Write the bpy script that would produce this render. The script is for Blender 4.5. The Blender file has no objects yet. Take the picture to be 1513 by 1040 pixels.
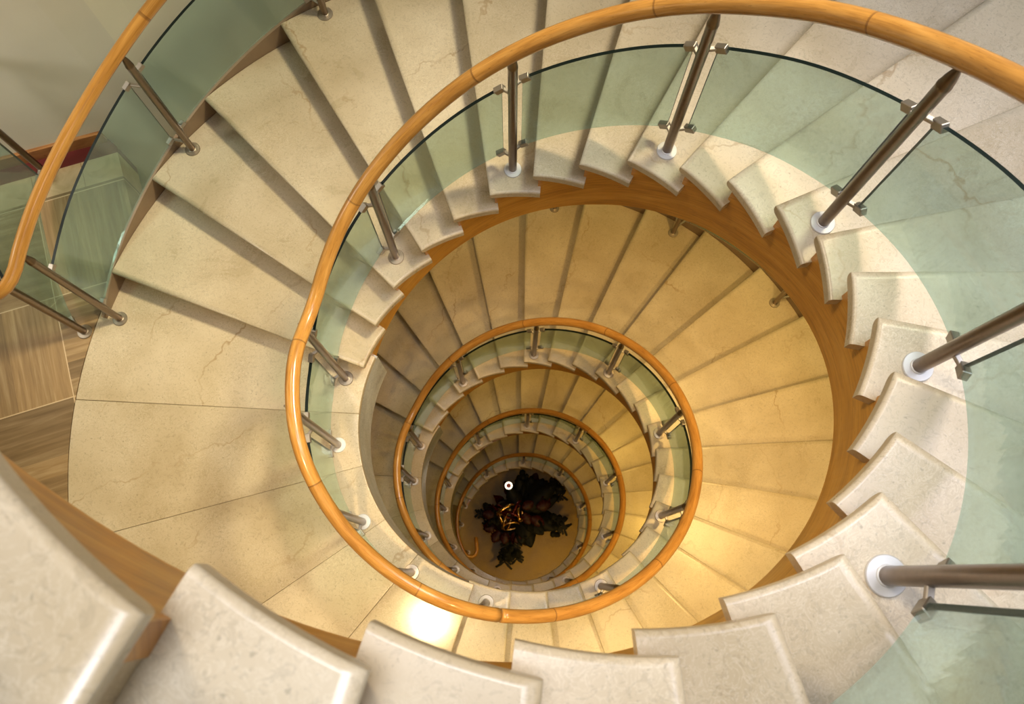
import bpy, bmesh, math, random
from math import sin, cos, pi, radians as R, degrees as D
from mathutils import Vector, Matrix
random.seed(4)
SC = bpy.context.scene
COL = SC.collection
V = Vector

# ------------------------------------------------------------------ measures
RI, RO = 0.932, 2.462            # tread ends
RP, RG, RH = 1.043, 1.075, 1.004  # inner post, glass, handrail
RPo, RGo, RHo = 2.392, 2.468, 2.365
H1 = 0.16
T1 = {1:162.95,2:150.2,3:138.4,4:125.3,5:113.2,6:101.6,7:89.3,8:77.1,9:65.0,10:51.9,11:39.9,12:27.1,13:15.3,14:4.0,15:-7.7,
      16:-19.8,17:-32.0,18:-43.7,19:-55.8,20:-68.4,21:-80.4,22:-92.6,23:-104.3,24:-115.7,25:-128,26:-140,27:-152,28:-164,29:-176}
T2 = [-108.2,-95.6,-82.9,-70.4,-58.4,-46.3,-33.4,-21.5,-9.2,2.8,15.0,27.3,39.5,52.1,64.4,76.9,89.2,101.7,114.4,126.7,138.9,151.6,164.0]
H2, H3, H4 = 0.1477, 0.165, 0.170
L1, L2 = 0.0, -22*H2
L3 = L2-22*H3
GZ = L3-22*H4

class Flight: pass
def make_flight(idx):
    """noses: list of (A, z) in descending order; A = unwrapped turning angle in degrees"""
    f = Flight()
    if idx == 1:
        f.noses = [(T1[k], H1*k) for k in range(28, 0, -1)]
        f.first = (T1[29], H1*29)
        f.end = 166.0; f.zend = L1; f.h = H1
    else:
        z0, h = {2:(L1,H2), 3:(L2,H3), 4:(L3,H4)}[idx]
        off = 360*(idx-1)
        # m = 0 is the edge of the landing above; treads are m = 1..21
        f.noses = [(off+T2[m], z0-h*m) for m in range(1, 22)]
        f.first = (off+T2[0], z0)
        f.end = off+T2[22]; f.zend = z0-22*h; f.h = h
    f.idx = idx
    return f
FL = {i: make_flight(i) for i in (1,2,3,4)}

def interp(tab, a):
    if a <= tab[0][0]:
        (x0,y0),(x1,y1) = tab[0],tab[1]
        return y0+(a-x0)*(y1-y0)/(x1-x0)
    for (x0,y0),(x1,y1) in zip(tab, tab[1:]):
        if a <= x1: return y0+(a-x0)*(y1-y0)/(x1-x0)
    return tab[-1][1]

# nosing / floor line over the whole unwrapped angle
NOSE = [FL[1].first]+FL[1].noses+[(168,.05),(174,.015),(249,0.0)]
NOSE += [FL[2].first]+FL[2].noses+[(528,L2+.04),(534,L2+.015),(609,L2)]
NOSE += [FL[3].first]+FL[3].noses+[(888,L3+.04),(894,L3+.015),(969,L3)]
NOSE += [FL[4].first]+FL[4].noses+[(1248,GZ+.04),(1254,GZ+.015),(1300,GZ)]
def nose(a): return interp(NOSE, a)
def smooth(fn, a, w=5):
    return sum(fn(a+d) for d in (-w,-w/2,0,w/2,w))/5
HH = .893
RAIL = [(FL[1].first[0], FL[1].first[1]+HH)]+[(a,z+HH) for a,z in FL[1].noses]+[(172,1.15),(197,1.155),(213,1.05),(232,.93),(252,.865)]
RAIL += [(a, z+HH-max(0,.03-.006*i)) for i,(a,z) in enumerate(FL[2].noses)]+[(532,L2+1.13),(557,L2+1.13),(573,L2+1.03),(592,L2+.92)]
RAIL += [(FL[3].first[0], L2+.88)]+[(a,z+HH) for a,z in FL[3].noses]+[(892,L3+1.13),(917,L3+1.13),(933,L3+1.03),(952,L3+.92)]
RAIL += [(FL[4].first[0], L3+.88)]+[(a,z+HH) for a,z in FL[4].noses]+[(1250,GZ+1.08),(1300,GZ+1.06)]
def railz(a): return smooth(lambda x: interp(RAIL, x), a, 6)
def glassz(a): return smooth(nose, a, 4)
def dR(a):
    s = 0.0
    x = (a-262)/62.0
    if abs(x) < 1: s -= .026*(0.5+0.5*cos(pi*x))
    if a > 520: s -= .016*min(1, (a-520)/60)
    return s
def dG(a):      # posts and panes stand a little further in on the lower flights
    return -.045*max(0, min(1, (a-200)/80))
def P3(r, a, z): return V((r*cos(R(a)), r*sin(R(a)), z))

# ------------------------------------------------------------------ materials
def new_mat(name):
    m = bpy.data.materials.new(name); m.use_nodes = True
    nt = m.node_tree
    return m, nt, nt.nodes, nt.links, nt.nodes['Principled BSDF']
def nd(nodes, t, **kw):
    n = nodes.new(t)
    for k, v in kw.items():
        if k in n.inputs: n.inputs[k].default_value = v
        else: setattr(n, k, v)
    return n
def ramp(nodes, stops, interp='LINEAR'):
    n = nodes.new('ShaderNodeValToRGB'); cr = n.color_ramp; cr.interpolation = interp
    while len(cr.elements) < len(stops): cr.elements.new(.5)
    for e, (p, c) in zip(cr.elements, stops):
        e.position = p; e.color = c if len(c) == 4 else (*c, 1)
    return n
def mixc(nodes, links, fac, a, b, mode='MIX'):
    n = nodes.new('ShaderNodeMix'); n.data_type = 'RGBA'; n.blend_type = mode
    for sock, val in ((n.inputs[0], fac), (n.inputs[6], a), (n.inputs[7], b)):
        if hasattr(val, 'is_linked'): links.new(val, sock)
        else: sock.default_value = val if not isinstance(val, tuple) else (*val, 1)[:4]
    return n.outputs[2]

def marble(name, c1, c2, fleck, vein, rough=.2, vein_amt=.6, coat=0.0):
    m, nt, N, L, bs = new_mat(name)
    tc = nd(N, 'ShaderNodeTexCoord'); oi = nd(N, 'ShaderNodeObjectInfo')
    sc = nd(N, 'ShaderNodeVectorMath', operation='SCALE'); cmb = nd(N, 'ShaderNodeCombineXYZ')
    mul = nd(N, 'ShaderNodeMath', operation='MULTIPLY'); mul.inputs[1].default_value = 57.0
    L.new(oi.outputs['Random'], mul.inputs[0]); L.new(mul.outputs[0], cmb.inputs[0]); L.new(mul.outputs[0], cmb.inputs[1])
    add = nd(N, 'ShaderNodeVectorMath', operation='ADD')
    L.new(tc.outputs['Object'], add.inputs[0]); L.new(cmb.outputs[0], add.inputs[1])
    co = add.outputs[0]
    n1 = nd(N, 'ShaderNodeTexNoise', Scale=3.2, Detail=7.0, Roughness=.6, Distortion=.6); L.new(co, n1.inputs['Vector'])
    r1 = ramp(N, [(.3, c1), (.72, c2)]); L.new(n1.outputs['Fac'], r1.inputs[0])
    # short curly pale flecks, gathered in clouds
    n2 = nd(N, 'ShaderNodeTexNoise', Scale=26.0, Detail=4.0, Roughness=.6, Distortion=3.2); L.new(co, n2.inputs['Vector'])
    r2 = ramp(N, [(.46, (0,0,0)), (.50, (1,1,1)), (.54, (0,0,0))]); L.new(n2.outputs['Fac'], r2.inputs[0])
    n2b = nd(N, 'ShaderNodeTexNoise', Scale=3.6, Detail=4.0); L.new(co, n2b.inputs['Vector'])
    r2b = ramp(N, [(.38, (.12,.12,.12)), (.68, (.75,.75,.75))]); L.new(n2b.outputs['Fac'], r2b.inputs[0])
    fm = nd(N, 'ShaderNodeMath', operation='MULTIPLY'); L.new(r2.outputs[0], fm.inputs[0]); L.new(r2b.outputs[0], fm.inputs[1])
    col = mixc(N, L, fm.outputs[0], r1.outputs[0], fleck)
    # darker curls between
    n7 = nd(N, 'ShaderNodeTexNoise', Scale=31.0, Detail=4.0, Roughness=.6, Distortion=2.6); L.new(add.outputs[0], n7.inputs['Vector'])
    r7 = ramp(N, [(.55, (0,0,0)), (.62, (.34,.34,.34)), (.70, (.1,.1,.1))]); L.new(n7.outputs['Fac'], r7.inputs[0])
    col = mixc(N, L, r7.outputs[0], col, tuple(.62*x for x in c1))
    # dark specks
    n4 = nd(N, 'ShaderNodeTexNoise', Scale=75.0, Detail=2.0); L.new(co, n4.inputs['Vector'])
    r4 = ramp(N, [(.66, (0,0,0)), (.74, (.5,.5,.5))]); L.new(n4.outputs['Fac'], r4.inputs[0])
    col = mixc(N, L, r4.outputs[0], col, tuple(.5*x for x in c1))
    # broad soft clouds
    n5 = nd(N, 'ShaderNodeTexNoise', Scale=1.6, Detail=4.0); L.new(co, n5.inputs['Vector'])
    r5 = ramp(N, [(.35, (.82,.79,.73)), (.65, (1.0,1.0,1.0))]); L.new(n5.outputs['Fac'], r5.inputs[0])
    col = mixc(N, L, 1.0, col, r5.outputs[0], 'MULTIPLY')
    mr = nd(N, 'ShaderNodeMapRange'); mr.inputs['To Min'].default_value = .88; mr.inputs['To Max'].default_value = 1.05
    L.new(oi.outputs['Random'], mr.inputs['Value'])
    col = mixc(N, L, 1.0, col, mr.outputs[0], 'MULTIPLY')
    # long thin wandering veins: level lines of a stretched noise, turned differently from slab to slab
    rot = nd(N, 'ShaderNodeVectorRotate', rotation_type='Z_AXIS'); L.new(co, rot.inputs['Vector']); L.new(mul.outputs[0], rot.inputs['Angle'])
    wv = nd(N, 'ShaderNodeTexWave', wave_type='BANDS', bands_direction='X', wave_profile='SIN')
    for k_, v_ in (('Scale',.62), ('Distortion',6.5), ('Detail',6.0), ('Detail Scale',1.2), ('Detail Roughness',.66)): wv.inputs[k_].default_value = v_
    L.new(rot.outputs[0], wv.inputs['Vector'])
    r3 = ramp(N, [(.9991, (0,0,0)), (.99985, (.9,.9,.9))]); L.new(wv.outputs['Fac'], r3.inputs[0])
    n6 = nd(N, 'ShaderNodeTexNoise', Scale=2.3, Detail=3.0); L.new(co, n6.inputs['Vector'])
    r6 = ramp(N, [(.44, (0,0,0)), (.64, (vein_amt,)*3)]); L.new(n6.outputs['Fac'], r6.inputs[0])
    vm = nd(N, 'ShaderNodeMath', operation='MULTIPLY'); L.new(r3.outputs[0], vm.inputs[0]); L.new(r6.outputs[0], vm.inputs[1])
    col = mixc(N, L, vm.outputs[0], col, vein)
    L.new(col, bs.inputs['Base Color'])
    rr = nd(N, 'ShaderNodeMapRange'); rr.inputs['To Min'].default_value = rough*.8; rr.inputs['To Max'].default_value = rough*1.35
    L.new(n1.outputs['Fac'], rr.inputs['Value']); L.new(rr.outputs[0], bs.inputs['Roughness'])
    bs.inputs['Specular IOR Level'].default_value = .5
    return m

def wood_rail(name, tones, rough=.28, joints=True, scale=1.0):
    """UV: u along the grain, v around"""
    m, nt, N, L, bs = new_mat(name)
    uv = nd(N, 'ShaderNodeUVMap'); sep = nd(N, 'ShaderNodeSeparateXYZ'); L.new(uv.outputs[0], sep.inputs[0])
    mp = nd(N, 'ShaderNodeMapping'); mp.inputs['Scale'].default_value = (1.6*scale, 9*scale, 1)
    L.new(uv.outputs[0], mp.inputs['Vector'])
    n1 = nd(N, 'ShaderNodeTexNoise', Scale=2.2, Detail=6.0, Roughness=.6, Distortion=.5); L.new(mp.outputs[0], n1.inputs['Vector'])
    r1 = ramp(N, [(.25, tones[0]), (.5, tones[1]), (.75, tones[2])]); L.new(n1.outputs['Fac'], r1.inputs[0])
    mp2 = nd(N, 'ShaderNodeMapping'); mp2.inputs['Scale'].default_value = (5*scale, 60*scale, 1); L.new(uv.outputs[0], mp2.inputs['Vector'])
    n2 = nd(N, 'ShaderNodeTexNoise', Scale=2.0, Detail=4.0); L.new(mp2.outputs[0], n2.inputs['Vector'])
    r2 = ramp(N, [(.3, (.78,.74,.7)), (.55, (1,1,1))]); L.new(n2.outputs['Fac'], r2.inputs[0])
    col = mixc(N, L, 1.0, r1.outputs[0], r2.outputs[0], 'MULTIPLY')
    # little dark flecks of the grain
    mp3 = nd(N, 'ShaderNodeMapping'); mp3.inputs['Scale'].default_value = (9*scale, 40*scale, 1); L.new(uv.outputs[0], mp3.inputs['Vector'])
    n3 = nd(N, 'ShaderNodeTexNoise', Scale=3.0, Detail=2.0); L.new(mp3.outputs[0], n3.inputs['Vector'])
    r3 = ramp(N, [(.66, (0,0,0)), (.74, (.55,.55,.55))]); L.new(n3.outputs['Fac'], r3.inputs[0])
    col = mixc(N, L, r3.outputs[0], col, tuple(.35*x for x in tones[0]))
    if joints:
        fl = nd(N, 'ShaderNodeMath', operation='FLOOR'); L.new(sep.outputs[0], fl.inputs[0])
        wn = nd(N, 'ShaderNodeTexWhiteNoise', noise_dimensions='1D'); L.new(fl.outputs[0], wn.inputs['W'])
        mr = nd(N, 'ShaderNodeMapRange'); mr.inputs['To Min'].default_value = .84; mr.inputs['To Max'].default_value = 1.08
        L.new(wn.outputs['Value'], mr.inputs['Value'])
        col = mixc(N, L, 1.0, col, mr.outputs[0], 'MULTIPLY')
        fr = nd(N, 'ShaderNodeMath', operation='FRACT'); L.new(sep.outputs[0], fr.inputs[0])
        rj = ramp(N, [(0.0, (.7,.7,.7)), (.008, (.55,.55,.55)), (.012, (0,0,0))]); L.new(fr.outputs[0], rj.inputs[0])
        col = mixc(N, L, rj.outputs[0], col, (.12,.04,.01))
    L.new(col, bs.inputs['Base Color'])
    bs.inputs['Roughness'].default_value = rough
    bs.inputs['Coat Weight'].default_value = .35
    bs.inputs['Coat Roughness'].default_value = .12
    return m

def plain(name, col, rough=.5, metal=0.0, spec=.5, noise=0.0, nscale=30.0, emit=None, strength=0):
    m, nt, N, L, bs = new_mat(name)
    if noise:
        tc = nd(N, 'ShaderNodeTexCoord'); n = nd(N, 'ShaderNodeTexNoise', Scale=nscale, Detail=4.0)
        L.new(tc.outputs['Object'], n.inputs['Vector'])
        r = ramp(N, [(.3, tuple(x*(1-noise) for x in col)), (.7, tuple(min(1, x*(1+noise)) for x in col))])
        L.new(n.outputs['Fac'], r.inputs[0]); L.new(r.outputs[0], bs.inputs['Base Color'])
    else:
        bs.inputs['Base Color'].default_value = (*col, 1)
    bs.inputs['Roughness'].default_value = rough; bs.inputs['Metallic'].default_value = metal
    bs.inputs['Specular IOR Level'].default_value = spec
    if emit:
        bs.inputs['Emission Color'].default_value = (*emit, 1); bs.inputs['Emission Strength'].default_value = strength
    return m

def glass_mat(name, tint, refl=1.0):
    m, nt, N, L, bs = new_mat(name)
    N.remove(bs)
    out = N['Material Output']
    tr = nd(N, 'ShaderNodeBsdfTransparent', Color=(*tint, 1))
    gl = nd(N, 'ShaderNodeBsdfGlossy', Roughness=.03, Color=(.85,.95,.9,1))
    df = nd(N, 'ShaderNodeBsdfDiffuse', Color=(.58,.74,.69,1))  # pale diffuse share stands in for reflections on the panes
    lw = nd(N, 'ShaderNodeLayerWeight', Blend=.5)
    pw = nd(N, 'ShaderNodeMath', operation='POWER'); pw.inputs[1].default_value = 5.0; L.new(lw.outputs['Facing'], pw.inputs[0])
    fr = nd(N, 'ShaderNodeMapRange'); fr.inputs['To Min'].default_value = .04; fr.inputs['To Max'].default_value = .85; L.new(pw.outputs[0], fr.inputs['Value'])
    mx = nd(N, 'ShaderNodeMixShader'); L.new(fr.outputs[0], mx.inputs[0])
    mx2 = nd(N, 'ShaderNodeMixShader'); mx2.inputs[0].default_value = .10
    L.new(tr.outputs[0], mx2.inputs[1]); L.new(df.outputs[0], mx2.inputs[2])
    L.new(mx2.outputs[0], mx.inputs[1]); L.new(gl.outputs[0], mx.inputs[2])
    L.new(mx.outputs[0], out.inputs['Surface'])
    return m

def hall_floor_mat():
    m, nt, N, L, bs = new_mat('striped_travertine')
    tc = nd(N, 'ShaderNodeTexCoord')
    mp = nd(N, 'ShaderNodeMapping', vector_type='TEXTURE')
    mp.inputs['Location'].default_value = (-2.525, .145, 0); mp.inputs['Rotation'].default_value = (0,0,R(18))
    L.new(tc.outputs['Object'], mp.inputs['Vector'])
    sp = nd(N, 'ShaderNodeSeparateXYZ'); L.new(mp.outputs[0], sp.inputs[0])
    def mth(op, a, b=None):
        n = nd(N, 'ShaderNodeMath', operation=op)
        for i, x in enumerate((a, b)):
            if x is None: continue
            if hasattr(x, 'is_linked'): L.new(x, n.inputs[i])
            else: n.inputs[i].default_value = x
        return n.outputs[0]
    u, v = sp.outputs[0], sp.outputs[1]
    S = .61
    us, vs = mth('DIVIDE', u, S), mth('DIVIDE', v, S)
    fu, fv = mth('FLOOR', us), mth('FLOOR', vs)
    par = mth('FLOORED_MODULO', mth('ADD', fu, fv), 2.0)     # 1 for u=-1,v=0: stripes along v
    border = mth('GREATER_THAN', v, 2*S+.02)
    across = nd(N, 'ShaderNodeMix'); across.data_type = 'FLOAT'
    L.new(par, across.inputs[0]); L.new(v, across.inputs[2]); L.new(u, across.inputs[3])
    along = nd(N, 'ShaderNodeMix'); along.data_type = 'FLOAT'
    L.new(par, along.inputs[0]); L.new(u, along.inputs[2]); L.new(v, along.inputs[3])
    idx = mth('FLOOR', mth('DIVIDE', across.outputs[0], .1017))
    cell = mth('ADD', mth('MULTIPLY', fu, 13.7), mth('MULTIPLY', fv, 7.3))
    wn = nd(N, 'ShaderNodeTexWhiteNoise', noise_dimensions='1D'); L.new(mth('ADD', idx, cell), wn.inputs['W'])
    cb = nd(N, 'ShaderNodeCombineXYZ'); L.new(mth('MULTIPLY', across.outputs[0], 34.0), cb.inputs[0]); L.new(mth('MULTIPLY', along.outputs[0], 2.2), cb.inputs[1])
    L.new(mth('ADD', cell, wn.outputs['Value']), cb.inputs[2])
    n1 = nd(N, 'ShaderNodeTexNoise', Scale=1.0, Detail=6.0, Roughness=.6, Distortion=.4); L.new(cb.outputs[0], n1.inputs['Vector'])
    r1 = ramp(N, [(.25, (.20,.125,.055)), (.5, (.33,.215,.10)), (.78, (.50,.37,.21))]); L.new(n1.outputs['Fac'], r1.inputs[0])
    mr = nd(N, 'ShaderNodeMapRange'); mr.inputs['To Min'].default_value = .62; mr.inputs['To Max'].default_value = 1.2
    L.new(wn.outputs['Value'], mr.inputs['Value'])
    col = mixc(N, L, 1.0, r1.outputs[0], mr.outputs[0], 'MULTIPLY')
    # panel joints
    ju = mth('MINIMUM', mth('FRACT', us), mth('SUBTRACT', 1.0, mth('FRACT', us)))
    jv = mth('MINIMUM', mth('FRACT', vs), mth('SUBTRACT', 1.0, mth('FRACT', vs)))
    jn = mth('LESS_THAN', mth('MINIMUM', ju, jv), .0055)
    col = mixc(N, L, mth('MULTIPLY', jn, .8), col, (.72,.56,.36))
    # border tiles along the wall and the dark red strip
    n2 = nd(N, 'ShaderNodeTexNoise', Scale=9.0, Detail=6.0, Distortion=1.0); L.new(mp.outputs[0], n2.inputs['Vector'])
    r2 = ramp(N, [(.3, (.42,.30,.16)), (.7, (.62,.48,.30))]); L.new(n2.outputs['Fac'], r2.inputs[0])
    bj = mth('LESS_THAN', mth('FRACT', mth('DIVIDE', u, .3)), .012)
    bcol = mixc(N, L, bj, r2.outputs[0], (.25,.15,.07))
    col = mixc(N, L, border, col, bcol)
    red = mth('GREATER_THAN', v, 1.405)
    col = mixc(N, L, red, col, (.12,.012,.010))
    L.new(col, bs.inputs['Base Color']); bs.inputs['Roughness'].default_value = .5
    return m

M = {}
CREAM = ((.56,.465,.315), (.68,.585,.43), (.80,.72,.57), (.31,.185,.075))
M['marble'] = marble('cream_marble', *CREAM, rough=.27)
M['polished'] = marble('polished_cream_marble', *CREAM, rough=.14)
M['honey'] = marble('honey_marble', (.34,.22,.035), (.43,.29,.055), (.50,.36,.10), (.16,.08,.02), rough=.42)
M['grey_marble'] = marble('grey_streaked_marble', (.46,.48,.46), (.74,.76,.74), (.86,.87,.85), (.16,.15,.13), rough=.14)
M['rail'] = wood_rail('varnished_beech_rail', ((.36,.155,.028), (.54,.26,.055), (.66,.355,.095)))
M['stringer'] = wood_rail('varnished_wood_stringer', ((.42,.17,.016), (.60,.265,.030), (.70,.35,.065)), rough=.36, joints=False, scale=.8)
M['steel'] = plain('brushed_bronze_steel', (.20,.150,.110), .30, 1.0, noise=.08, nscale=60)
M['clip'] = plain('clip_steel', (.46,.42,.37), .5, 1.0)
M['flange'] = plain('lit_steel_flange', (.66,.655,.64), .5, .35)  # same flange as it looks where light glints on it
M['flange_shaded'] = plain('shaded_steel_flange', (.40,.34,.27), .42, .8)  # same flange with shade put into its colour
M['glass'] = glass_mat('green_tinted_glass', (.79,.895,.88))
M['edge'] = plain('polished_glass_edge', (.003,.009,.008), .45, spec=.25)
M['wall'] = plain('beige_wall_paint', (.80,.78,.69), .75, noise=.04, nscale=2.5)
M['soffit'] = plain('cream_plaster', (.70,.62,.48), .8, noise=.03, nscale=4)
M['curb'] = plain('brown_stringer_paint', (.26,.18,.11), .5, noise=.1, nscale=8)
M['hall'] = hall_floor_mat()
M['base'] = wood_rail('baseboard_wood', ((.26,.10,.03), (.40,.18,.06), (.5,.25,.09)), rough=.4, joints=False)
M['redfoil'] = plain('dark_red_foil', (.085,.008,.008), .18, .6, noise=.35, nscale=14)
M['goldfoil'] = plain('gold_foil', (.80,.52,.20), .16, 1.0, noise=.2, nscale=20)
M['leaf'] = plain('dark_green_leaf', (.0035,.005,.0045), .55, noise=.4, nscale=20, spec=.2)
M['redleaf'] = plain('dark_red_leaf', (.030,.0025,.003), .5, noise=.4, nscale=20, spec=.3)
M['pot'] = plain('black_plastic_pot', (.012,.010,.010), .4)
M['ornamentbody'] = plain('red_lacquer', (.14,.015,.010), .25)
M['lit'] = plain('shine_ring', (1,.95,.85), .4, emit=(1,.88,.68), strength=2.0)  # shine of the bright rim put in as emission, no real lamp

# ------------------------------------------------------------------ builders
def mesh_obj(name, verts, faces, mat, parent=None, uvs=None, smooth_=False, mats=None, fmat=None):
    """verts in world coordinates"""
    off = parent.matrix_world.translation.copy() if parent else V((0,0,0))
    # a nested part shares the location of its thing
    me = bpy.data.meshes.new(name)
    me.from_pydata([tuple(V(v)-off) for v in verts], [], faces)
    if uvs:
        lay = me.uv_layers.new(name='UVMap')
        for poly in me.polygons:
            for li, vi in zip(poly.loop_indices, poly.vertices): lay.data[li].uv = uvs[poly.index][list(poly.vertices).index(vi)]
    for m in (mats or [mat]): me.materials.append(m)
    if fmat:
        for p, i in zip(me.polygons, fmat): p.material_index = i
    if smooth_:
        for p in me.polygons: p.use_smooth = True
    me.update()
    o = bpy.data.objects.new(name, me); COL.objects.link(o)
    if parent:
        o.parent = parent
    return o
LOCS = {}
def fixnormals(o):
    bm = bmesh.new(); bm.from_mesh(o.data); bmesh.ops.recalc_face_normals(bm, faces=bm.faces); bm.to_mesh(o.data); bm.free(); return o
def thing(name, loc, label, cat, group=None):
    o = bpy.data.objects.new(name, None); COL.objects.link(o); o.location = loc; o.empty_display_size = .1
    o['label'] = label; o['category'] = cat
    if group: o['group'] = group
    o.matrix_world = Matrix.Translation(V(loc))
    return o
def structure(o):
    o['kind'] = 'structure'; return o

def prism(name, ring, z0, z1, mat, parent=None, bevel=0, segs=3):
    n = len(ring)
    vs = [V((x,y,z1)) for x,y in ring]+[V((x,y,z0)) for x,y in ring]
    fs = [list(range(n)), list(range(2*n-1, n-1, -1))]
    fs += [[i, i+n, (i+1)%n+n, (i+1)%n] for i in range(n)]
    o = fixnormals(mesh_obj(name, vs, fs, mat, parent))
    if bevel:
        b = o.modifiers.new('bevel', 'BEVEL'); b.width = bevel; b.segments = segs; b.limit_method = 'ANGLE'; b.angle_limit = R(40)
        for p in o.data.polygons: p.use_smooth = True
        w = o.modifiers.new('wn', 'WEIGHTED_NORMAL'); w.keep_sharp = False
    return o
def arc(r, a0, a1, n): return [(r*cos(R(a0+(a1-a0)*i/n)), r*sin(R(a0+(a1-a0)*i/n))) for i in range(n+1)]

def tube(name, pts, rad, mat, parent=None, seg=16, us=None, cap=True, rads=None, up=V((0,0,1)), squash=1.0):
    pts = [V(p) for p in pts]; vs = []; fs = []; uvs = []
    n = len(pts)
    if us is None:
        us = [0.0]
        for i in range(1, n): us.append(us[-1]+(pts[i]-pts[i-1]).length)
    for i, p in enumerate(pts):
        t = (pts[min(i+1,n-1)]-pts[max(i-1,0)]).normalized()
        s = t.cross(up)
        if s.length < 1e-4: s = t.cross(V((1,0,0)))
        s.normalize(); w = s.cross(t).normalized()
        rr = rads[i] if rads else rad
        for j in range(seg):
            q = 2*pi*j/seg
            vs.append(p+s*(rr*cos(q))+w*(rr*squash*sin(q)))
    for i in range(n-1):
        for j in range(seg):
            k = (j+1) % seg
            fs.append([i*seg+j, i*seg+k, (i+1)*seg+k, (i+1)*seg+j])
            uvs.append([(us[i], j/seg*.4), (us[i], (j+1)/seg*.4), (us[i+1], (j+1)/seg*.4), (us[i+1], j/seg*.4)])
    if cap:
        fs.append(list(range(seg-1,-1,-1))); uvs.append([(us[0],0)]*seg)
        fs.append([(n-1)*seg+j for j in range(seg)]); uvs.append([(us[-1],0)]*seg)
    return mesh_obj(name, vs, fs, mat, parent, uvs=uvs, smooth_=True)

# ------------------------------------------------------------------ stairs
def build_flight(f, root, detail=True):
    th = .046
    seq = [f.first]+f.noses            # descending
    n = len(seq)
    skew = 2.4 if f.idx == 1 else 0.0
    for i in range(1, n):
        a, z = seq[i]; ap = seq[i-1][0]      # this nosing, the next higher nosing
        d = D(.03/RI)*0
        back = 2.3
        ri = RI+dR(a)
        k = n-i
        din = (.012 if k < 12 else min(.033, .012+(k-12)*.003)) if f.idx == 1 else .008
        inner = [((ri-din*q/8)*cos(R(a+(ap-back-a)*q/8)), (ri-din*q/8)*sin(R(a+(ap-back-a)*q/8))) for q in range(9)]
        outer = arc(RO, ap-skew-back*.45, a-skew, 12)
        t_ = prism('tread', inner+outer, z-th, z, M['marble'], root)
        at = t_.data.attributes.new('bevel_weight_edge', 'FLOAT', 'EDGE'); N_ = len(inner)+len(outer)
        for e in t_.data.edges:
            p, q = sorted(e.vertices); w = 0
            if q < N_:            # upper rim
                if (p, q) == (0, N_-1): w = 1.0
                elif q <= 8: w = .5
                elif p >= 9: w = .16
            elif p >= N_ and (p-N_, q-N_) == (0, N_-1): w = .8
            at.data[e.index].value = w
        b_ = t_.modifiers.new('bevel', 'BEVEL'); b_.width = .030; b_.segments = 6; b_.limit_method = 'WEIGHT'
        for p in t_.data.polygons: p.use_smooth = True
        t_.data.set_sharp_from_angle(angle=R(50))
        # riser under this nosing
        zl = seq[i+1][1] if i+1 < n else f.zend
        ri2, ro2 = RI+dR(a)+.03, RO-.012
        o1, o2 = D(.03/ri2), D(.03/ro2)
        q0, q1 = D(.05/ri2), D(.05/ro2)
        ring = [(ri2*cos(R(a-o1)), ri2*sin(R(a-o1))), (ro2*cos(R(a-skew-o2)), ro2*sin(R(a-skew-o2))),
                (ro2*cos(R(a-skew-q1)), ro2*sin(R(a-skew-q1))), (ri2*cos(R(a-q0)), ri2*sin(R(a-q0)))]
        prism('riser', ring, zl, z-th-.001, M['marble'], root)
    if f.idx != 1:
        # the riser under the landing edge
        a, z = f.first; zl = seq[1][1]; ri2, ro2 = RI+dR(a)+.03, RO-.012
        ring = [P3(ri2, a-D(.035/ri2), 0)[:2], P3(ro2, a-D(.035/ro2), 0)[:2], P3(ro2, a-D(.055/ro2), 0)[:2], P3(ri2, a-D(.055/ri2), 0)[:2]]
        prism('riser', ring, zl, z-.052, M['marble'], root)
    # stringers: stepped top, smooth lower edge
    def stringer(name, r0, r1, sk, depth, top_smooth=None):
        A = []
        a0 = seq[0][0]-(0 if f.idx == 1 else -.8)
        a1 = f.end+(-2 if f.idx > 1 else 0)
        x = a0
        while x < a1: A.append(x); x += 2.0
        A.append(a1)
        stops = []
        # stepped top: tread i covers [ap, a]; z - th
        def top(x):
            if top_smooth is not None: return nose(x+sk)+top_smooth
            for (a, z) in seq:
                if x <= a-1.6: return z-th-.001
            return f.zend-.02 if f.idx < 4 else f.zend
        cols = []
        for x in A:
            cols.append((x, top(x)))
        # insert exact steps
        if top_smooth is None:
            for (a, z) in seq:
                xx = a-1.6
                if a0 < xx < a1:
                    cols.append((xx-.01, top(xx-.01))); cols.append((xx+.01, top(xx+.01)))
            cols.sort()
        vs = []; fs = []; uvs = []
        for x, zt in cols:
            zb = glassz(x+sk)-depth(x)
            if f.idx == 4: zb = max(zb, GZ+.0)
            zt = max(zt, zb+.005)
            rr = dR(x) if r0 < 1.5 else 0
            for r, z in ((r0+rr, zt), (r1+rr, zt), (r1+rr, zb), (r0+rr, zb)): vs.append(P3(r, x, z))
        for i in range(len(cols)-1):
            u0, u1 = R(cols[i][0])*r0*.9, R(cols[i+1][0])*r0*.9
            for j in range(4):
                k = (j+1) % 4
                fs.append([i*4+j, i*4+k, (i+1)*4+k, (i+1)*4+j])
                va = {0:cols[i][1], 1:cols[i][1]}.get(j)
                def vz(c, jj): return (vs[c*4+jj].z-nose(cols[c][0]))*1.0 + (.06 if jj in (1,2) else 0)
                uvs.append([(u0, vz(i,j)), (u0, vz(i,k)), (u1, vz(i+1,k)), (u1, vz(i+1,j))])
        e = len(cols)-1
        fs.append([0,1,2,3]); uvs.append([(0,0)]*4); fs.append([e*4+3,e*4+2,e*4+1,e*4]); uvs.append([(0,0)]*4)
        o = fixnormals(mesh_obj(name, vs, fs, M['stringer'], root, uvs=uvs))
        return o
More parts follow.
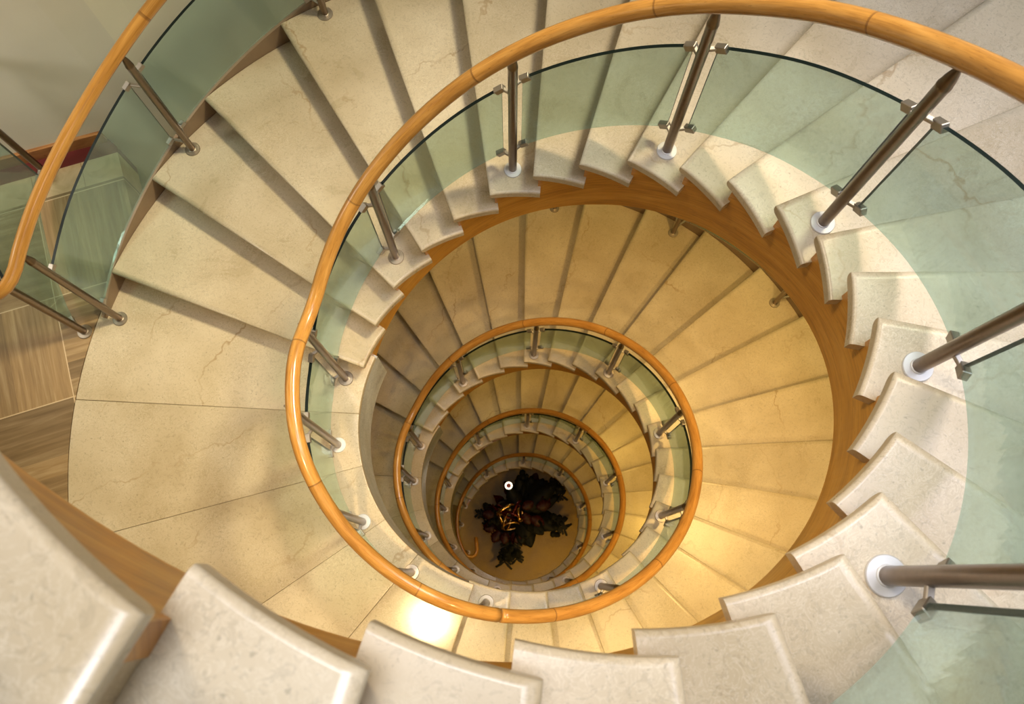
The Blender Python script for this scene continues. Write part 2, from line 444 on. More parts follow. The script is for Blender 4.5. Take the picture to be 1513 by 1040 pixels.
    if f.idx == 1:
        dep = lambda x: .495 if x < 70 else max(.37, .495-(x-70)*.0016)
    else:
        dep = lambda x: .42
    stringer('stringer', .957, 1.0, 0, dep)['label'] = 'orange wood stringer on the well side'
    o_ = stringer('stringer', RO+.001, RO+.022, 2.4 if f.idx == 1 else 0, lambda x: .42, top_smooth=-.012); o_['label'] = 'dull brown stringer on the outer side'; o_.data.materials[0] = M['curb']
    # soffit
    A = []; x = seq[0][0]
    while x < f.end-2: A.append(x); x += 3
    A.append(f.end-2)
    vs = []; fs = []
    for x in A:
        for r, sk in ((.99+dR(x), 0), (RO+.02, skew)):
            zz = glassz(x)-dep(x)+.03
            if f.idx == 4: zz = max(zz, GZ+.001)
            vs.append(P3(r, x, zz)); vs.append(P3(r, x, zz+.02))
    for i in range(len(A)-1):
        a, b = i*4, (i+1)*4
        fs += [[a, b, b+2, a+2], [a+1, a+3, b+3, b+1]]
    mesh_obj('soffit', vs, fs, M['soffit'], root, smooth_=True)

def build_landing(a0, a1, z, joints, label, idx):
    root = thing('stair_landing', (0,0,z-.45), label, 'landing')
    cuts = [a0]+joints+[a1]
    for i in range(len(cuts)-1):
        x0, x1 = cuts[i], cuts[i+1]
        n = max(4, int((x1-x0)/1.5))
        inner = [(( RI+dR(x0+(x1-x0)*k/n))*cos(R(x0+(x1-x0)*k/n)), (RI+dR(x0+(x1-x0)*k/n))*sin(R(x0+(x1-x0)*k/n))) for k in range(n+1)]
        g = .0009/2.5*57.3
        ro = 2.515 if i > 0 else 2.515
        outer = arc(ro, x1-g, x0+g, n)
        prism('marble_slab', inner+outer, z-.05, z, M['polished'], root, bevel=.004 if 0 < i < len(cuts)-2 else .006, segs=2)
    # fascia on the well side
    def band(nm, r0, r1, zt, zb, mat):
        vs = []; fs = []; n = 48
        for k in range(n+1):
            x = a0-1+(a1-a0+.5)*k/n
            for r, zz in ((r0,zt),(r1,zt),(r1,zb),(r0,zb)):
                vs.append(P3(r+(dR(x) if r < 1.5 else 0), x, zz))
        for k in range(n):
            for j in range(4): fs.append([k*4+j, k*4+(j+1)%4, k*4+4+(j+1)%4, k*4+4+j])
        fs += [[0,1,2,3],[n*4+3,n*4+2,n*4+1,n*4]]
        return fixnormals(mesh_obj(nm, vs, fs, mat, root))
    band('fascia', RI+.004, RI+.03, z-.051, z-.44, M['grey_marble'])['label'] = 'grey streaked marble fascia facing the well'
    band('soffit', RI+.032, 2.50, z-.38, z-.41, M['soffit'])
    return root

ORD = {1:'top', 2:'second', 3:'third', 4:'lowest'}
FLAB = {1:'widest flight of cream marble steps on an orange wood stringer, the topmost, nearest the camera',
        2:'second flight of cream marble steps down, seen inside the topmost flight, warm lit',
        3:'third flight of cream marble steps down, inside the second ring of handrail',
        4:'lowest and smallest looking flight of marble steps, ending on the ground floor with the flowers'}
for i in (1,2,3,4):
    f = FL[i]
    root = thing('stair_flight', (0,0,f.zend), FLAB[i], 'stairs', 'flights of the spiral staircase')
    build_flight(f, root)
LAB = {1:'broad cream marble landing at left, level with the striped hall floor, topmost of the landings',
       2:'marble landing one storey below the broad left one, dim, beside the second handrail ring',
       3:'marble landing two storeys below, barely visible beside the third handrail ring'}
for i, (off, z) in {1:(0,L1), 2:(360,L2), 3:(720,L3)}.items():
    a0 = (T1[1]-6.5) if i == 1 else off+T2[21]-5.5
    r = build_landing(a0, off+360+T2[0], z, [off+177.1, off+195.0, off+214.6, off+230.5], LAB[i], i)
    r['group'] = 'landings of the spiral staircase'

# ------------------------------------------------------------------ railings
def lathe_rings(c, prof, seg=14, axis_dir=V((0,0,1))):
    vs = []; fs = []
    for r, h in prof:
        for j in range(seg):
            q = 2*pi*j/seg; vs.append(c+V((r*cos(q), r*sin(q), h)))
    n = len(prof)
    for i in range(n-1):
        for j in range(seg):
            k = (j+1) % seg; fs.append([i*seg+j, i*seg+k, (i+1)*seg+k, (i+1)*seg+j])
    fs.append(list(range(seg-1,-1,-1))); fs.append([(n-1)*seg+j for j in range(seg)])
    return vs, fs

def add_post(root, base, top, ang, clips, flange_mat, kind=0):
    """clips: list of (position of the glass edge point, direction along the glass outward from the post)"""
    h = top-base.z
    rp = .0195
    prof = [(rp,0), (rp,h-.125), (rp*1.06,h-.122), (rp*1.06,h-.112), (rp*.98,h-.108), (rp*.90,h-.088), (rp*.66,h-.064), (rp*.40,h-.046), (.006,h-.034), (.006,h)]
    vs, fs = lathe_rings(base, prof, 18)
    o = mesh_obj('post', vs, fs, M['steel'], root, smooth_=True)
    o.data.set_sharp_from_angle(angle=R(35))
    # flange
    vs, fs = lathe_rings(base, [(.042,.0), (.042,.005), (.040,.0075), (.0225,.009), (.0225,.013), (.0195,.015)], 28)
    fl = mesh_obj('base_flange', vs, fs, flange_mat, root, smooth_=True); fl.parent = o
    fl.data.set_sharp_from_angle(angle=R(35))
    for p, d, side in clips:
        # arm from post to clip plus clip block hugging the glass
        t = d.normalized(); w = V((0,0,1)); nrm = t.cross(w).normalized(); w = nrm.cross(t).normalized()
        vs = []; fs = []
        def box(c, ex, ey, ez):
            b = len(vs)
            for sx in (-1,1):
                for sy in (-1,1):
                    for sz in (-1,1): vs.append(c+t*(sx*ex)+nrm*(sy*ey)+w*(sz*ez))
            fs.extend([[b,b+1,b+3,b+2],[b+4,b+6,b+7,b+5],[b,b+4,b+5,b+1],[b+2,b+3,b+7,b+6],[b,b+2,b+6,b+4],[b+1,b+5,b+7,b+3]])
        box(p+t*.012, .022, .0125, .014)
        q = V((base.x, base.y, p.z))
        m_ = (p+q)/2; dd = (q-p); L_ = dd.length/2
        tt = dd.normalized(); nn = tt.cross(V((0,0,1))).normalized()
        b = len(vs)
        for sx in (-1,1):
            for sy in (-1,1):
                for sz in (-1,1): vs.append(m_+tt*(sx*L_)+nn*(sy*.0075)+V((0,0,1))*(sz*.0075))
        fs.extend([[b,b+1,b+3,b+2],[b+4,b+6,b+7,b+5],[b,b+4,b+5,b+1],[b+2,b+3,b+7,b+6],[b,b+2,b+6,b+4],[b+1,b+5,b+7,b+3]])
        c = fixnormals(mesh_obj('glass_clip', vs, fs, M['clip'], root)); c.parent = o
        bv = c.modifiers.new('bevel','BEVEL'); bv.width = .002; bv.segments = 1
    return o

def add_glass(root, path, zb, zt, thick=.015):
    """path: list of plan points (V xy) with tangent; zb/zt lists"""
    vs = []; n = len(path)
    for i in range(n):
        t = (path[min(i+1,n-1)]-path[max(i-1,0)]); nr = V((-t.y, t.x)).normalized()
        for s in (-1, 1):
            q = path[i]+nr*(s*thick/2)
            vs.append(V((q.x,q.y,zb[i]))); vs.append(V((q.x,q.y,zt[i])))
    fs = []; fm = []
    for i in range(n-1):
        a, b = i*4, (i+1)*4
        fs += [[a,b,b+1,a+1], [a+2,a+3,b+3,b+2]]; fm += [0,0]
        fs += [[a+1,b+1,b+3,a+3]]; fm += [1]
        fs += [[a,a+2,b+2,b]]; fm += [0]
    e = (n-1)*4
    fs += [[0,1,3,2],[e,e+2,e+3,e+1]]; fm += [1,1]
    o = mesh_obj('glass_panel', vs, fs, None, root, mats=[M['glass'], M['edge']], fmat=fm)
    return o

GAP = .041
def inner_railing(root, posts, a_start, a_end, rg=RG, rp=RP, rh=RH, hz=railz, gz=glassz, fl_for=None, gaps=None, panels=True, uphase=0, zbot=.06, ztop=.59, basez=None, outer=False, tail=None, head=None, railshift=0.0):
    # handrail
    pts = []; us = []; a = a_start
    if head: pass
    while a <= a_end+1e-6:
        pts.append(P3(rh+(0 if outer else .4*dR(a)), a, hz(a))); us.append((a-67.5)/34.7); a += 1.5
    if tail:
        k = us[-1]
        for p in tail: pts.append(V(p)); k += (pts[-1]-pts[-2]).length*.8; us.append(k)
    tube('handrail', pts, .031, M['rail'], root, seg=20, us=us)
    gapd = D(GAP/rg)
    ends = {}
    for i in range(len(posts)-1):
        a0, a1 = posts[i]+gapd, posts[i+1]-gapd
        n = max(6, int((a1-a0)/2))
        A = [a0+(a1-a0)*k/n for k in range(n+1)]
        path = [V(P3(rg+(0 if outer else dR(x)+dG(x)), x, 0)[:2]) for x in A]
        zt = [gz(x)+ztop for x in A]; zb = [gz(x)+zbot for x in A]
        add_glass(root, path, zb, zt)
        ends.setdefault(i, []).append((V((*path[0], 0)), V((*(path[1]-path[0]), 0)), zb[0], zt[0], zb[1]-zb[0]))
        ends.setdefault(i+1, []).append((V((*path[-1], 0)), V((*(path[-2]-path[-1]), 0)), zb[-1], zt[-1], zb[-2]-zb[-1]))
    for i, a in enumerate(posts):
        bz = basez(a)
        base = P3(rp+(0 if outer else dR(a)+dG(a)), a, bz)
        clips = []
        for p, d, zb, zt, dz in ends.get(i, []):
            clips.append((V((p.x,p.y,zt-.004)), V((d.x,d.y,dz)), 1)); clips.append((V((p.x,p.y,zb+.004)), V((d.x,d.y,dz)), 0))
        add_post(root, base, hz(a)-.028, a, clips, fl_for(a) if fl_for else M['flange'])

def tread_z(a):
    """height of the walking surface at unwrapped angle a (inner side)"""
    for i in (1,2,3,4):
        f = FL[i]; seq = [f.first]+f.noses
        if a <= seq[0][0]: return seq[0][1] if i == 1 else {2:L1,3:L2,4:L3}[i]
        for (x, z) in seq:
            if a <= x: return z
        nxt = {1:FL[2].first[0], 2:FL[3].first[0], 3:FL[4].first[0], 4:1e9}[i]
        if a < nxt: return f.zend
    return GZ

def f1post(k): return T1[k]-.60*12.0
P1 = [f1post(k) for k in (27,24,21,18,15,12,9,6,3)]+[166.3, 187.0, 211.5, 232.5]
def f2posts(off):
    out = [-103.1]
    for m in (3,6,9,12,15,18): out.append(T2[m]+.6*(T2[m+1]-T2[m]))
    return [off+x for x in out]
flange_glint = lambda a: M['flange'] if (a < 110 or 175 < a < 215 or 250 < a < 350 and False) else M['flange_shaded']  # glints painted by angle
RLAB = {1:'topmost glass railing with beech handrail round the well, on the steps nearest the camera',
        2:'glass railing with beech handrail on the second flight, the second ring from outside',
        3:'glass railing with beech handrail on the third flight, the third ring from outside',
        4:'innermost, smallest ring of glass railing, its handrail curling to an end near the ground floor'}
ranges = {1:(FL[1].first[0]+4, 262.3), 2:(262.4, 622.3), 3:(622.4, 982.3), 4:(982.4, 1292.0)}
PB = {1:P1, 2:f2posts(360)+[520.0,539.0,569.0,592.5], 3:f2posts(720)+[880.0,899.0,929.0,952.5], 4:f2posts(1080)+[1240.0,1259.0,1288.0]}
for i in (1,2,3,4):
    f = FL[i]
    root = thing('glass_railing', (0,0,f.zend), RLAB[i], 'railing', 'railings round the stair well')
    posts = PB[i]
    if i < 4: posts2 = posts+[PB[i+1][0]]
    tail = None
    if i == 4:
        z = GZ
        tail = [P3(.975, 1294, z+1.04), P3(.93,1296.5,z+1.02), P3(.87,1297,z+1.0), P3(.80,1293.5,z+1.0), P3(.76,1287,z+1.01), P3(.73,1279,z+1.01)]
    a0, a1 = ranges[i]
    inner_railing(root, posts, a0, a1, basez=tread_z, fl_for=flange_glint, tail=tail)
    if i < 4:   # the panel from the last post of this railing to the first of the next
        gd = D(GAP/RG); x0, x1 = posts[-1]+gd, PB[i+1][0]-gd
        A = [x0+(x1-x0)*k/10 for k in range(11)]
        add_glass(root, [V(P3(RG+dR(x)+dG(x), x, 0)[:2]) for x in A], [glassz(x)+.06 for x in A], [glassz(x)+.59 for x in A])

# outer railings
def gz_out(a): return smooth(lambda x: nose(x+2.4), a, 4)
HZO = [(135,1.352),(142.2,1.262),(147.9,1.202),(152.9,1.160),(157.7,1.124),(160,1.108),(163.4,1.084),(166.7,1.052),(170,1.045)]
def hz_out(a):
    if a < 133: return smooth(lambda x: nose(x+2.4), a, 6)+.865
    return smooth(lambda x: interp(HZO, x), a, 2)
root = thing('glass_railing', (0,0,0), 'outer glass railing at upper left, its beech handrail turning a hairpin over the hall floor', 'railing', 'railings along the outer edge of the steps')
oposts = []
for k in (16,14,12,10,8,6,4,2):
    oposts.append(T1[k]-2.4-.45*12)
oposts = [x if x < 112 else x for x in oposts]
oposts[-1] = 141.5; oposts[-2] = 117.3
oposts.append(165.6)
hair = []
cx, cy = -2.452, .575     # centre of the hairpin
tailpts = [(-2.307,.515,1.047), (-2.320,.462,1.045), (-2.338,.425,1.045), (-2.367,.398,1.045), (-2.405,.388,1.045), (-2.445,.402,1.045), (-2.477,.440,1.045), (-2.515,.51,1.045), (-2.58,.62,1.045),
           (-2.65,.77,1.045), (-2.71,.92,1.045), (-2.78,1.10,1.045), (-2.84,1.30,1.045), (-2.87,1.50,1.045), (-2.873,1.55,1.045)]
inner_railing(root, oposts, -40, 166.0, rg=RGo, rp=RPo, rh=RHo, hz=hz_out, gz=gz_out, basez=lambda a: tread_z(a+2.4), fl_for=lambda a: M['flange_shaded'], outer=True, zbot=.012, ztop=.56, tail=tailpts)
# guard on the hall floor that the rail returns over
gpath = [V((-2.545,.555)), V((-2.60,.64)), V((-2.68,.80)), V((-2.76,1.0)), V((-2.83,1.2)), V((-2.86,1.4)), V((-2.865,1.45))]
add_glass(root, gpath, [.06]*7, [.72]*7)
for (bx, by), g, d in (((-2.51,.52), gpath[0], gpath[1]-gpath[0]), ((-2.865,1.505), gpath[-1], gpath[-2]-gpath[-1])):
    cl = [(V((g.x,g.y,.71)), V((d.x,d.y,0)), 1), (V((g.x,g.y,.07)), V((d.x,d.y,0)), 0)]
    add_post(root, V((bx,by,-.003)), 1.018, 0, cl, M['flange_shaded'])

root = thing('glass_railing', (0,0,L2), 'outer glass railing of the second flight, peeping out beneath the topmost stringer', 'railing', 'railings along the outer edge of the steps')
op2 = [360+T2[m]+.5*(T2[m+1]-T2[m]) for m in (1,3,5,7,9)]+[360+32.4, 360+57.2, 360+82.9]+[360+T2[m]+.5*(T2[m+1]-T2[m]) for m in (17,19)]
inner_railing(root, op2, 360-100, 360+148, rg=RGo, rp=2.36, rh=RHo, hz=lambda a: smooth(nose, a, 6)+.865, gz=lambda a: smooth(nose, a, 4), basez=tread_z, fl_for=lambda a: M['flange_shaded'], outer=True, zbot=.012, ztop=.56)

# ------------------------------------------------------------------ hall floors, walls
WALL = [(-6.0,.60), (-3.16,1.545), (-2.53,1.735), (-2.33,1.80)]
def hall_ring():
    ring = arc(2.519, 160.5, 251.5, 60)
    ring += [(-.80,-3.2), (-6.0,-3.2)]
    ring += [(-6.0,.60), (-3.16,1.545), (-2.53,1.735), (-2.475,1.69), (-2.30,1.18), (-2.385,.93)]
    return ring
for nm, z in (('floor_upper', L1), ('floor_middle', L2), ('floor_lower', L3)):
    o = structure(prism(nm, hall_ring(), -.30, -.004, M['hall']))
    o.location.z = z
ring = [(-6.0,-3.2), (-.8,-3.2)]+arc(2.85, -106, 139.5, 60)+[(-2.33,1.80), (-2.53,1.735), (-3.16,1.545), (-6.0,.60)]
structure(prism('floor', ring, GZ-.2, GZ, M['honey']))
def wall(nm, plan, z0, z1, th=.12, flip=1):
    vs = []; fs = []; n = len(plan)
    for i in range(n):
        t = V(plan[min(i+1,n-1)])-V(plan[max(i-1,0)]); nr = V((-t.y,t.x)).normalized()*th*flip
        p = V(plan[i]); q = p+nr
        vs += [V((*p,z0)), V((*p,z1)), V((*q,z0)), V((*q,z1))]
    for i in range(n-1):
        a, b = i*4, i*4+4
        fs += [[a,b,b+1,a+1],[a+2,a+3,b+3,b+2],[a+1,b+1,b+3,a+3],[a,a+2,b+2,b]]
    e = (n-1)*4; fs += [[0,1,3,2],[e,e+2,e+3,e+1]]
    return structure(fixnormals(mesh_obj(nm, vs, fs, M['wall'])))
WT = 6.5
wall('wall_back', WALL+[(P3(2.85, 139.0, 0).x, P3(2.85, 139.0, 0).y)], GZ, WT)
wall('wall_right', arc(2.85, 139.0, -106, 80), GZ, WT)
wall('wall_front', [P3(2.85,-106,0)[:2], (-.80,-3.2), (-6.0,-3.2)], GZ, WT)
wall('wall_left', [(-6.0,-3.2), (-6.0,.60)], GZ, WT)
# baseboard of the visible wall
def baseboard(nm, plan, z0, h, th):
    vs = []; fs = []; uvs = []; n = len(plan); u = 0
    U = [0]
    for i in range(1, n): U.append(U[-1]+(V(plan[i])-V(plan[i-1])).length)
    for i in range(n):
        t = V(plan[min(i+1,n-1)])-V(plan[max(i-1,0)]); nr = V((t.y,-t.x)).normalized()*th
        p = V(plan[i])+nr*.04; q = V(plan[i])+nr
        vs += [V((*p,z0)), V((*p,z0+h)), V((*q,z0)), V((*q,z0+h))]
    for i in range(n-1):
        a, b = i*4, i*4+4
        for f in ([a,b,b+1,a+1],[a+2,a+3,b+3,b+2],[a+1,b+1,b+3,a+3],[a,a+2,b+2,b]):
            fs.append(f); uvs.append([(U[x//4], .03*(x%4)) for x in f])
    e = (n-1)*4
    for f in ([0,1,3,2],[e,e+2,e+3,e+1]): fs.append(f); uvs.append([(0,0)]*4)
    return structure(fixnormals(mesh_obj(nm, vs, fs, M['base'], uvs=uvs)))
baseboard('baseboard_back', WALL[:3], -.004, .095, .022)

# ------------------------------------------------------------------ ground floor flowers
CX, CY = .10, .12
arr = thing('flower_arrangement', (CX,CY,GZ), 'dark red and black leafy flower arrangement in shiny foil on the ground floor', 'flowers')
vs, fs = lathe_rings(V((CX-.25,CY+.0,GZ)), [(.20,.0),(.23,.02),(.30,.42),(.31,.45),(.28,.45),(.27,.40)], 24)
mesh_obj('pot', vs, fs, M['pot'], arr, smooth_=True)
def foil(nm, c, r, h, mat, seed, folds=9):
    rnd = random.Random(seed); vs = []; fs = []; n = 54; rings = 7
    ph = [rnd.uniform(0,6.28) for _ in range(4)]
    for i in range(rings):
        t = i/(rings-1)
        for j in range(n):
            q = 2*pi*j/n
            w = 1+.22*t*sin(folds*q+ph[0])+.12*t*sin((folds*2+1)*q+ph[1])
            rr = r*(.55+.55*t)*w
            zz = h*(t**.8)+.07*t*sin(5*q+ph[2])+rnd.uniform(-.015,.015)
            vs.append(V((c[0]+rr*cos(q), c[1]+rr*sin(q), c[2]+zz)))
    for i in range(rings-1):
        for j in range(n):
            k = (j+1) % n; fs.append([i*n+j, i*n+k, (i+1)*n+k, (i+1)*n+j])
    return mesh_obj(nm, vs, fs, mat, arr)
foil('foil_wrap', (CX-.25,CY,GZ+.05), .33, .55, M['redfoil'], 3)['label'] = 'dark red foil round the pot'
def leaf(nm, base, direction, length, width, mat, droop=.25, fringe=0, seed=0, lift=.0):
    rnd = random.Random(seed); d = V((direction[0],direction[1],0)).normalized(); s = V((-d.y,d.x,0)); n = 10
    vs = []; fs = []
    for i in range(n+1):
        t = i/n; w = width*sin(pi*min(1,(t*.93+.05)))**.8*(1+ (fringe*(.5 if i%2 else -.35)))
        c = V(base)+d*(length*t)+V((0,0,lift*t-droop*t*t*length))
        for k, o in ((-1,.0),(0,-.025*width/.1),(1,.0)):
            vs.append(c+s*(w*k)+V((0,0,-abs(o) if k == 0 else rnd.uniform(-.01,.01))))
        # thickness below
    m = len(vs)
    vs += [v-V((0,0,.006)) for v in vs]
    for i in range(n):
        for k in range(2):
            a = i*3+k; fs.append([a,a+1,a+4,a+3]); fs.append([m+a,m+a+3,m+a+4,m+a+1])
        fs += [[i*3,i*3+3,m+i*3+3,m+i*3],[i*3+2,m+i*3+2,m+i*3+5,i*3+5]]
    fs += [[0,m,m+1,1],[1,m+1,m+2,2]]
    e = n*3; fs += [[e,e+1,m+e+1,m+e],[e+1,e+2,m+e+2,m+e+1]]
    return mesh_obj(nm, vs, fs, mat, arr, smooth_=True)
rnd = random.Random(11)
# broad dark leaves fanning out
hub = (CX-.02, CY+.05, GZ+.55)
for i, (ang, ln, w) in enumerate([(75,.66,.14),(58,.70,.15),(42,.82,.14),(95,.62,.14),(25,.70,.13),(118,.52,.13),(-8,.62,.13),(-24,.66,.14),(34,.6,.16),(-45,.5,.14),(-75,.58,.15),(-92,.52,.13),(66,.5,.17),(-82,.44,.17)]):
    leaf('leaf', (hub[0],hub[1],hub[2]+rnd.uniform(-.1,.15)), (cos(R(ang)),sin(R(ang))), ln, w, M['leaf'], droop=.22, fringe=.12, seed=i, lift=.18)
# feathery fronds: a stalk with leaflets, one mesh each
def frond(base, ang, length, n=9, seed=0, w=.13, mat='leaf'):
    rnd = random.Random(seed); d = V((cos(R(ang)),sin(R(ang)),0)); s = V((-d.y,d.x,0)); vs = []; fs = []
    def strip(p, dr, ln, wd):
        b = len(vs); sd = V((-dr.y,dr.x,0)).normalized()
        for t, ww in ((0,.5),(.5,1),(1,.75)):
            c = p+dr*(ln*t)-V((0,0,.12*ln*t*t))
            for q in (-1,1):
                vs.append(c+sd*(wd*ww*q)+V((0,0,.004))); 
            for q in (-1,1):
                vs.append(c+sd*(wd*ww*q)-V((0,0,.004)))
        for i in range(2):
            a = b+i*4
            fs.extend([[a,a+1,a+5,a+4],[a+2,a+6,a+7,a+3],[a,a+4,a+6,a+2],[a+1,a+3,a+7,a+5]])
        fs.append([b+8,b+9,b+11,b+10])
    strip(V(base), d, length, .016)
    for i in range(n):
        t = .25+.75*i/(n-1); p = V(base)+d*(length*t)-V((0,0,.12*length*t*t))
        for q in (-1,1):
            strip(p, (d*.75+s*q*rnd.uniform(.7,1.1)).normalized(), w*rnd.uniform(.8,1.2), .022)
    return mesh_obj('frond', vs, fs, M[mat], arr)
frond((CX-.35,CY+.02,GZ+.5), 175, .42, 7, 1, .10)
frond((CX-.35,CY-.05,GZ+.45), 195, .30, 6, 2, .10)
frond((CX-.25,CY-.25,GZ+.5), -98, .50, 8, 3, .15)
frond((CX-.18,CY-.25,GZ+.48), -82, .45, 8, 4, .14)
frond((CX+.25,CY-.02,GZ+.55), -22, .48, 8, 5, .14)
frond((CX+.22,CY-.06,GZ+.6), -6, .45, 8, 6, .14)
frond((CX+.25,CY+.35,GZ+.6), 24, .45, 8, 7, .13)
frond((CX+.25,CY+.30,GZ+.55), 8, .42, 7, 8, .12)
def bushy(base, ang, length, seed):
    # dark spray with lumpy, broken outline
    rnd = random.Random(seed); vs = []; fs = []
    d = V((cos(R(ang)),sin(R(ang)),0)); sd = V((-d.y,d.x,0))
    for i in range(34):
        t = rnd.random(); c = V(base)+d*(length*t)+sd*(rnd.uniform(-.13,.13)*(.5+t))+V((0,0,rnd.uniform(-.06,.08)))
        r = rnd.uniform(.028,.055); a = rnd.uniform(0,6.28); b = len(vs); n = 7
        for lv, (rr, zz) in enumerate(((.25,.5),(1,.12),(.8,-.3))):
            for k in range(n):
                q = a+2*pi*k/n; w = rr*r*(1+.35*rnd.random()*(lv == 1)); vs.append(c+V((w*cos(q), w*sin(q), zz*r)))
        for lv in range(2):
            for k in range(n):
                k2 = (k+1) % n; fs.append([b+lv*n+k, b+(lv+1)*n+k, b+(lv+1)*n+k2, b+lv*n+k2])
        fs.append([b+k for k in range(n)]); fs.append([b+2*n+k for k in range(n-1,-1,-1)])
    return mesh_obj('spray', vs, fs, M['leaf'], arr)
bushy((CX+.20,CY+.38,GZ+.6), 15, .45, 1); bushy((CX+.25,CY-.05,GZ+.55), -18, .45, 2); bushy((CX-.24,CY-.30,GZ+.5), -92, .42, 3); bushy((CX+.0,CY+.42,GZ+.5), 70, .32, 4); bushy((CX-.36,CY+.0,GZ+.5), 178, .30, 5)
vs, fs = lathe_rings(V((CX+.07,CY-.34,GZ+.30)), [(.02,-.12),(.09,-.09),(.135,-.02),(.14,.04),(.11,.11),(.05,.145),(.01,.15)], 20)
mesh_obj('bauble', vs, fs, M['pot'], arr, smooth_=True)
# dark red leaves
reds = [(-.02,.42,100,.32,.10,.45),(.12,.45,70,.34,.10,.4),(-.15,.40,130,.28,.09,.42),(.22,.14,18,.26,.09,.75),(.12,-.02,-28,.26,.09,.72),
        (-.48,-.15,200,.20,.09,.55),(-.40,-.24,235,.22,.09,.55),(-.15,-.24,285,.20,.09,.58),(.0,.05,-60,.22,.08,.8),(-.02,.12,30,.22,.08,.85),(-.5,.02,170,.2,.08,.6),(-.30,-.26,262,.2,.08,.6),(.3,.2,40,.2,.08,.7)]
for i, (x, y, ang, ln, w, z) in enumerate(reds):
    leaf('red_leaf', (CX+x,CY+y,GZ+z), (cos(R(ang)),sin(R(ang))), ln, w, M['redleaf'], droop=.3, fringe=.22, seed=40+i, lift=.05)
# gold ribbon bow: curved bands catching the light
def ribbon(c, rad, wd, ang, tilt, span=(0,300), mat='goldfoil'):
    vs = []; fs = []; n = 26
    mt = Matrix.Rotation(R(ang),3,'Z') @ Matrix.Rotation(R(tilt),3,'X')
    for i in range(n+1):
        q = R(span[0]+(span[1]-span[0])*i/n)
        for dr in (0,.006):
            for s in (-1,1):
                vs.append(V(c)+mt @ V(((rad+dr)*cos(q), (rad*.55+dr)*sin(q), s*wd)))
    for i in range(n):
        a = i*4
        fs += [[a,a+1,a+5,a+4],[a+2,a+6,a+7,a+3],[a,a+4,a+6,a+2],[a+1,a+3,a+7,a+5]]
    fs += [[0,2,3,1],[n*4,n*4+1,n*4+3,n*4+2]]
    return mesh_obj('ribbon', vs, fs, M[mat], arr, smooth_=True)
for i, (x, y, z, rad, ang, tilt, mt) in enumerate([(-.30,.10,.82,.17,30,70,'goldfoil'),(-.36,-.02,.80,.15,110,60,'goldfoil'),(-.20,.0,.85,.16,-20,65,'redfoil'),(-.28,-.10,.83,.14,75,50,'goldfoil'),
        (-.12,.12,.86,.15,60,75,'redfoil'),(-.40,.12,.78,.14,150,60,'redfoil'),(-.22,-.16,.78,.15,10,55,'goldfoil'),(-.06,.02,.84,.12,95,60,'goldfoil')]):
    ribbon((CX+x,CY+y,GZ+z), rad, .022, ang, tilt, mat=mt)
# lamp with a white ring, its shine put in as emission
lx, ly = -.15, .62
ornament = thing('ring_ornament', (lx+.10,ly-.12,GZ), 'red pillar lamp with a white ring of added glow on top, behind the flower arrangement', 'ornament')
vs, fs = lathe_rings(V((lx,ly,GZ)), [(.09,0),(.09,.02),(.035,.05),(.030,.75),(.055,.80),(.058,.83),(.03,.84)], 24)
mesh_obj('ornament_body', vs, fs, M['ornamentbody'], ornament, smooth_=True)
pts = [V((lx+.052*cos(2*pi*i/28), ly+.052*sin(2*pi*i/28), GZ+.85)) for i in range(29)]
tube('shine_ring', pts, .0135, M['lit'], ornament, seg=10, cap=False)

# ------------------------------------------------------------------ lights
def area(nm, loc, target, size, power, col, shape='DISK', spread=180):
    l = bpy.data.lights.new(nm, 'AREA'); l.shape = shape; l.size = size; l.energy = power; l.color = col; l.spread = R(spread)
    o = bpy.data.objects.new(nm, l); COL.objects.link(o); o.location = loc
    o.rotation_euler = (V(target)-V(loc)).to_track_quat('-Z','Y').to_euler()
    return o
area('skylight', (2.0,1.9,6.0), (-1.6,.5,.3), 1.1, 61, (1.0,.87,.57), spread=52)
area('upper_fill_light', (1.5,.1,5.4), (1.6,.1,2.5), 1.6, 36, (.80,.83,1.0), spread=90)  # added unseen light: cool fill for the right-hand treads
area('stair_head_fill', (-.15,-.75,6.2), (-.45,-1.25,3.8), 1.0, 17, (.92,.93,1.0), spread=80)  # made-up source overhead, brightens the nearest treads
area('well_top_fill', (-1.6,1.2,5.4), (.5,-.6,2.8), .8, 20, (1.0,.85,.66), spread=90)  # no known lamp here; added to light the stringer faces
area('hall_fill', (-5.2,-.4,3.3), (-2.6,.2,0), 1.0, 5, (1.0,.80,.50), spread=120)  # added warm fill for the left side, source unseen
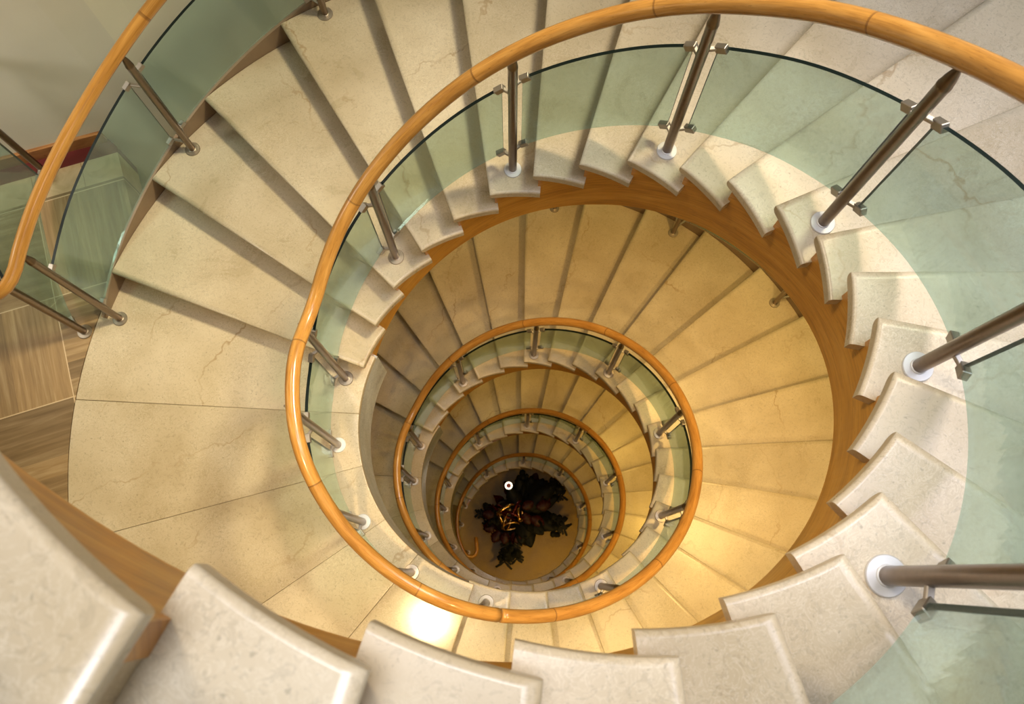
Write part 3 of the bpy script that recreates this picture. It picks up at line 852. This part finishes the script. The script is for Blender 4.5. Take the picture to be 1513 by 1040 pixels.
area('hall_wall_fill', (-4.4,.5,2.6), (-2.2,1.9,.6), .8, 11, (1.0,.96,.86), spread=80)  # unseen helper aimed to brighten the hall wall
def down(a, z, r=1.55, power=30, col=(1,.66,.3), size=.16, spread=120):
    p = P3(r, a, z); area('downlight', p, (p.x,p.y,p.z-1), size, power, col, spread=spread)
# recessed downlights in the soffit of each flight
down(-124, nose(-124)-.55, 1.47, 14, (1.0,.72,.36), .11, 85)
down(-62, nose(-62)-.57, 1.7, 15.5, (1.0,.68,.25), .12)
down(-15, nose(-15)-.57, 1.75, 21, (1.0,.65,.22), .12)
down(30, nose(30)-.57, 1.75, 15, (1.0,.64,.2), .12)
down(95, nose(95)-.57, 1.3, 6, (1.0,.62,.2), .2)
for a, e in ((262,7), (318,11), (355,16), (395,13), (460,4)):
    down(a, nose(a)-.5, 1.75, e*.68, (1.0,.60,.12), .12)
for a, e in ((640,4), (690,8), (725,8), (780,3)):
    down(a, nose(a)-.5, 1.75, e*.8, (1.0,.58,.10), .12)
down(1000, GZ+2.6, 1.2, 5.5, (1.0,.58,.12), .2)
down(1045, nose(1045)-.5, 1.2, 4.5, (1.0,.58,.12), .2)
w = bpy.data.worlds.new('world'); SC.world = w; w.use_nodes = True
bg = w.node_tree.nodes['Background']; bg.inputs[0].default_value = (1.0,.88,.68,1); bg.inputs[1].default_value = .03

# ------------------------------------------------------------------ camera
cam = bpy.data.cameras.new('camera'); co = bpy.data.objects.new('camera', cam); COL.objects.link(co)
cam.sensor_width = 36; cam.lens = 1248.82/1513*36; cam.clip_start = .02
Rx = Matrix.Rotation(.2554, 3, 'X'); Ry = Matrix.Rotation(.001, 3, 'Y')
co.matrix_world = Matrix.Translation((-.0796,-.8036,4.611)) @ (Rx @ Ry).to_4x4()
cam.dof.use_dof = True; cam.dof.focus_distance = 3.4; cam.dof.aperture_fstop = 6.3
SC.camera = co
SC.view_settings.view_transform = 'Standard'; SC.view_settings.look = 'None'
SC.view_settings.exposure = 0.0; SC.view_settings.gamma = 1.0; SC.view_settings.use_curve_mapping = False
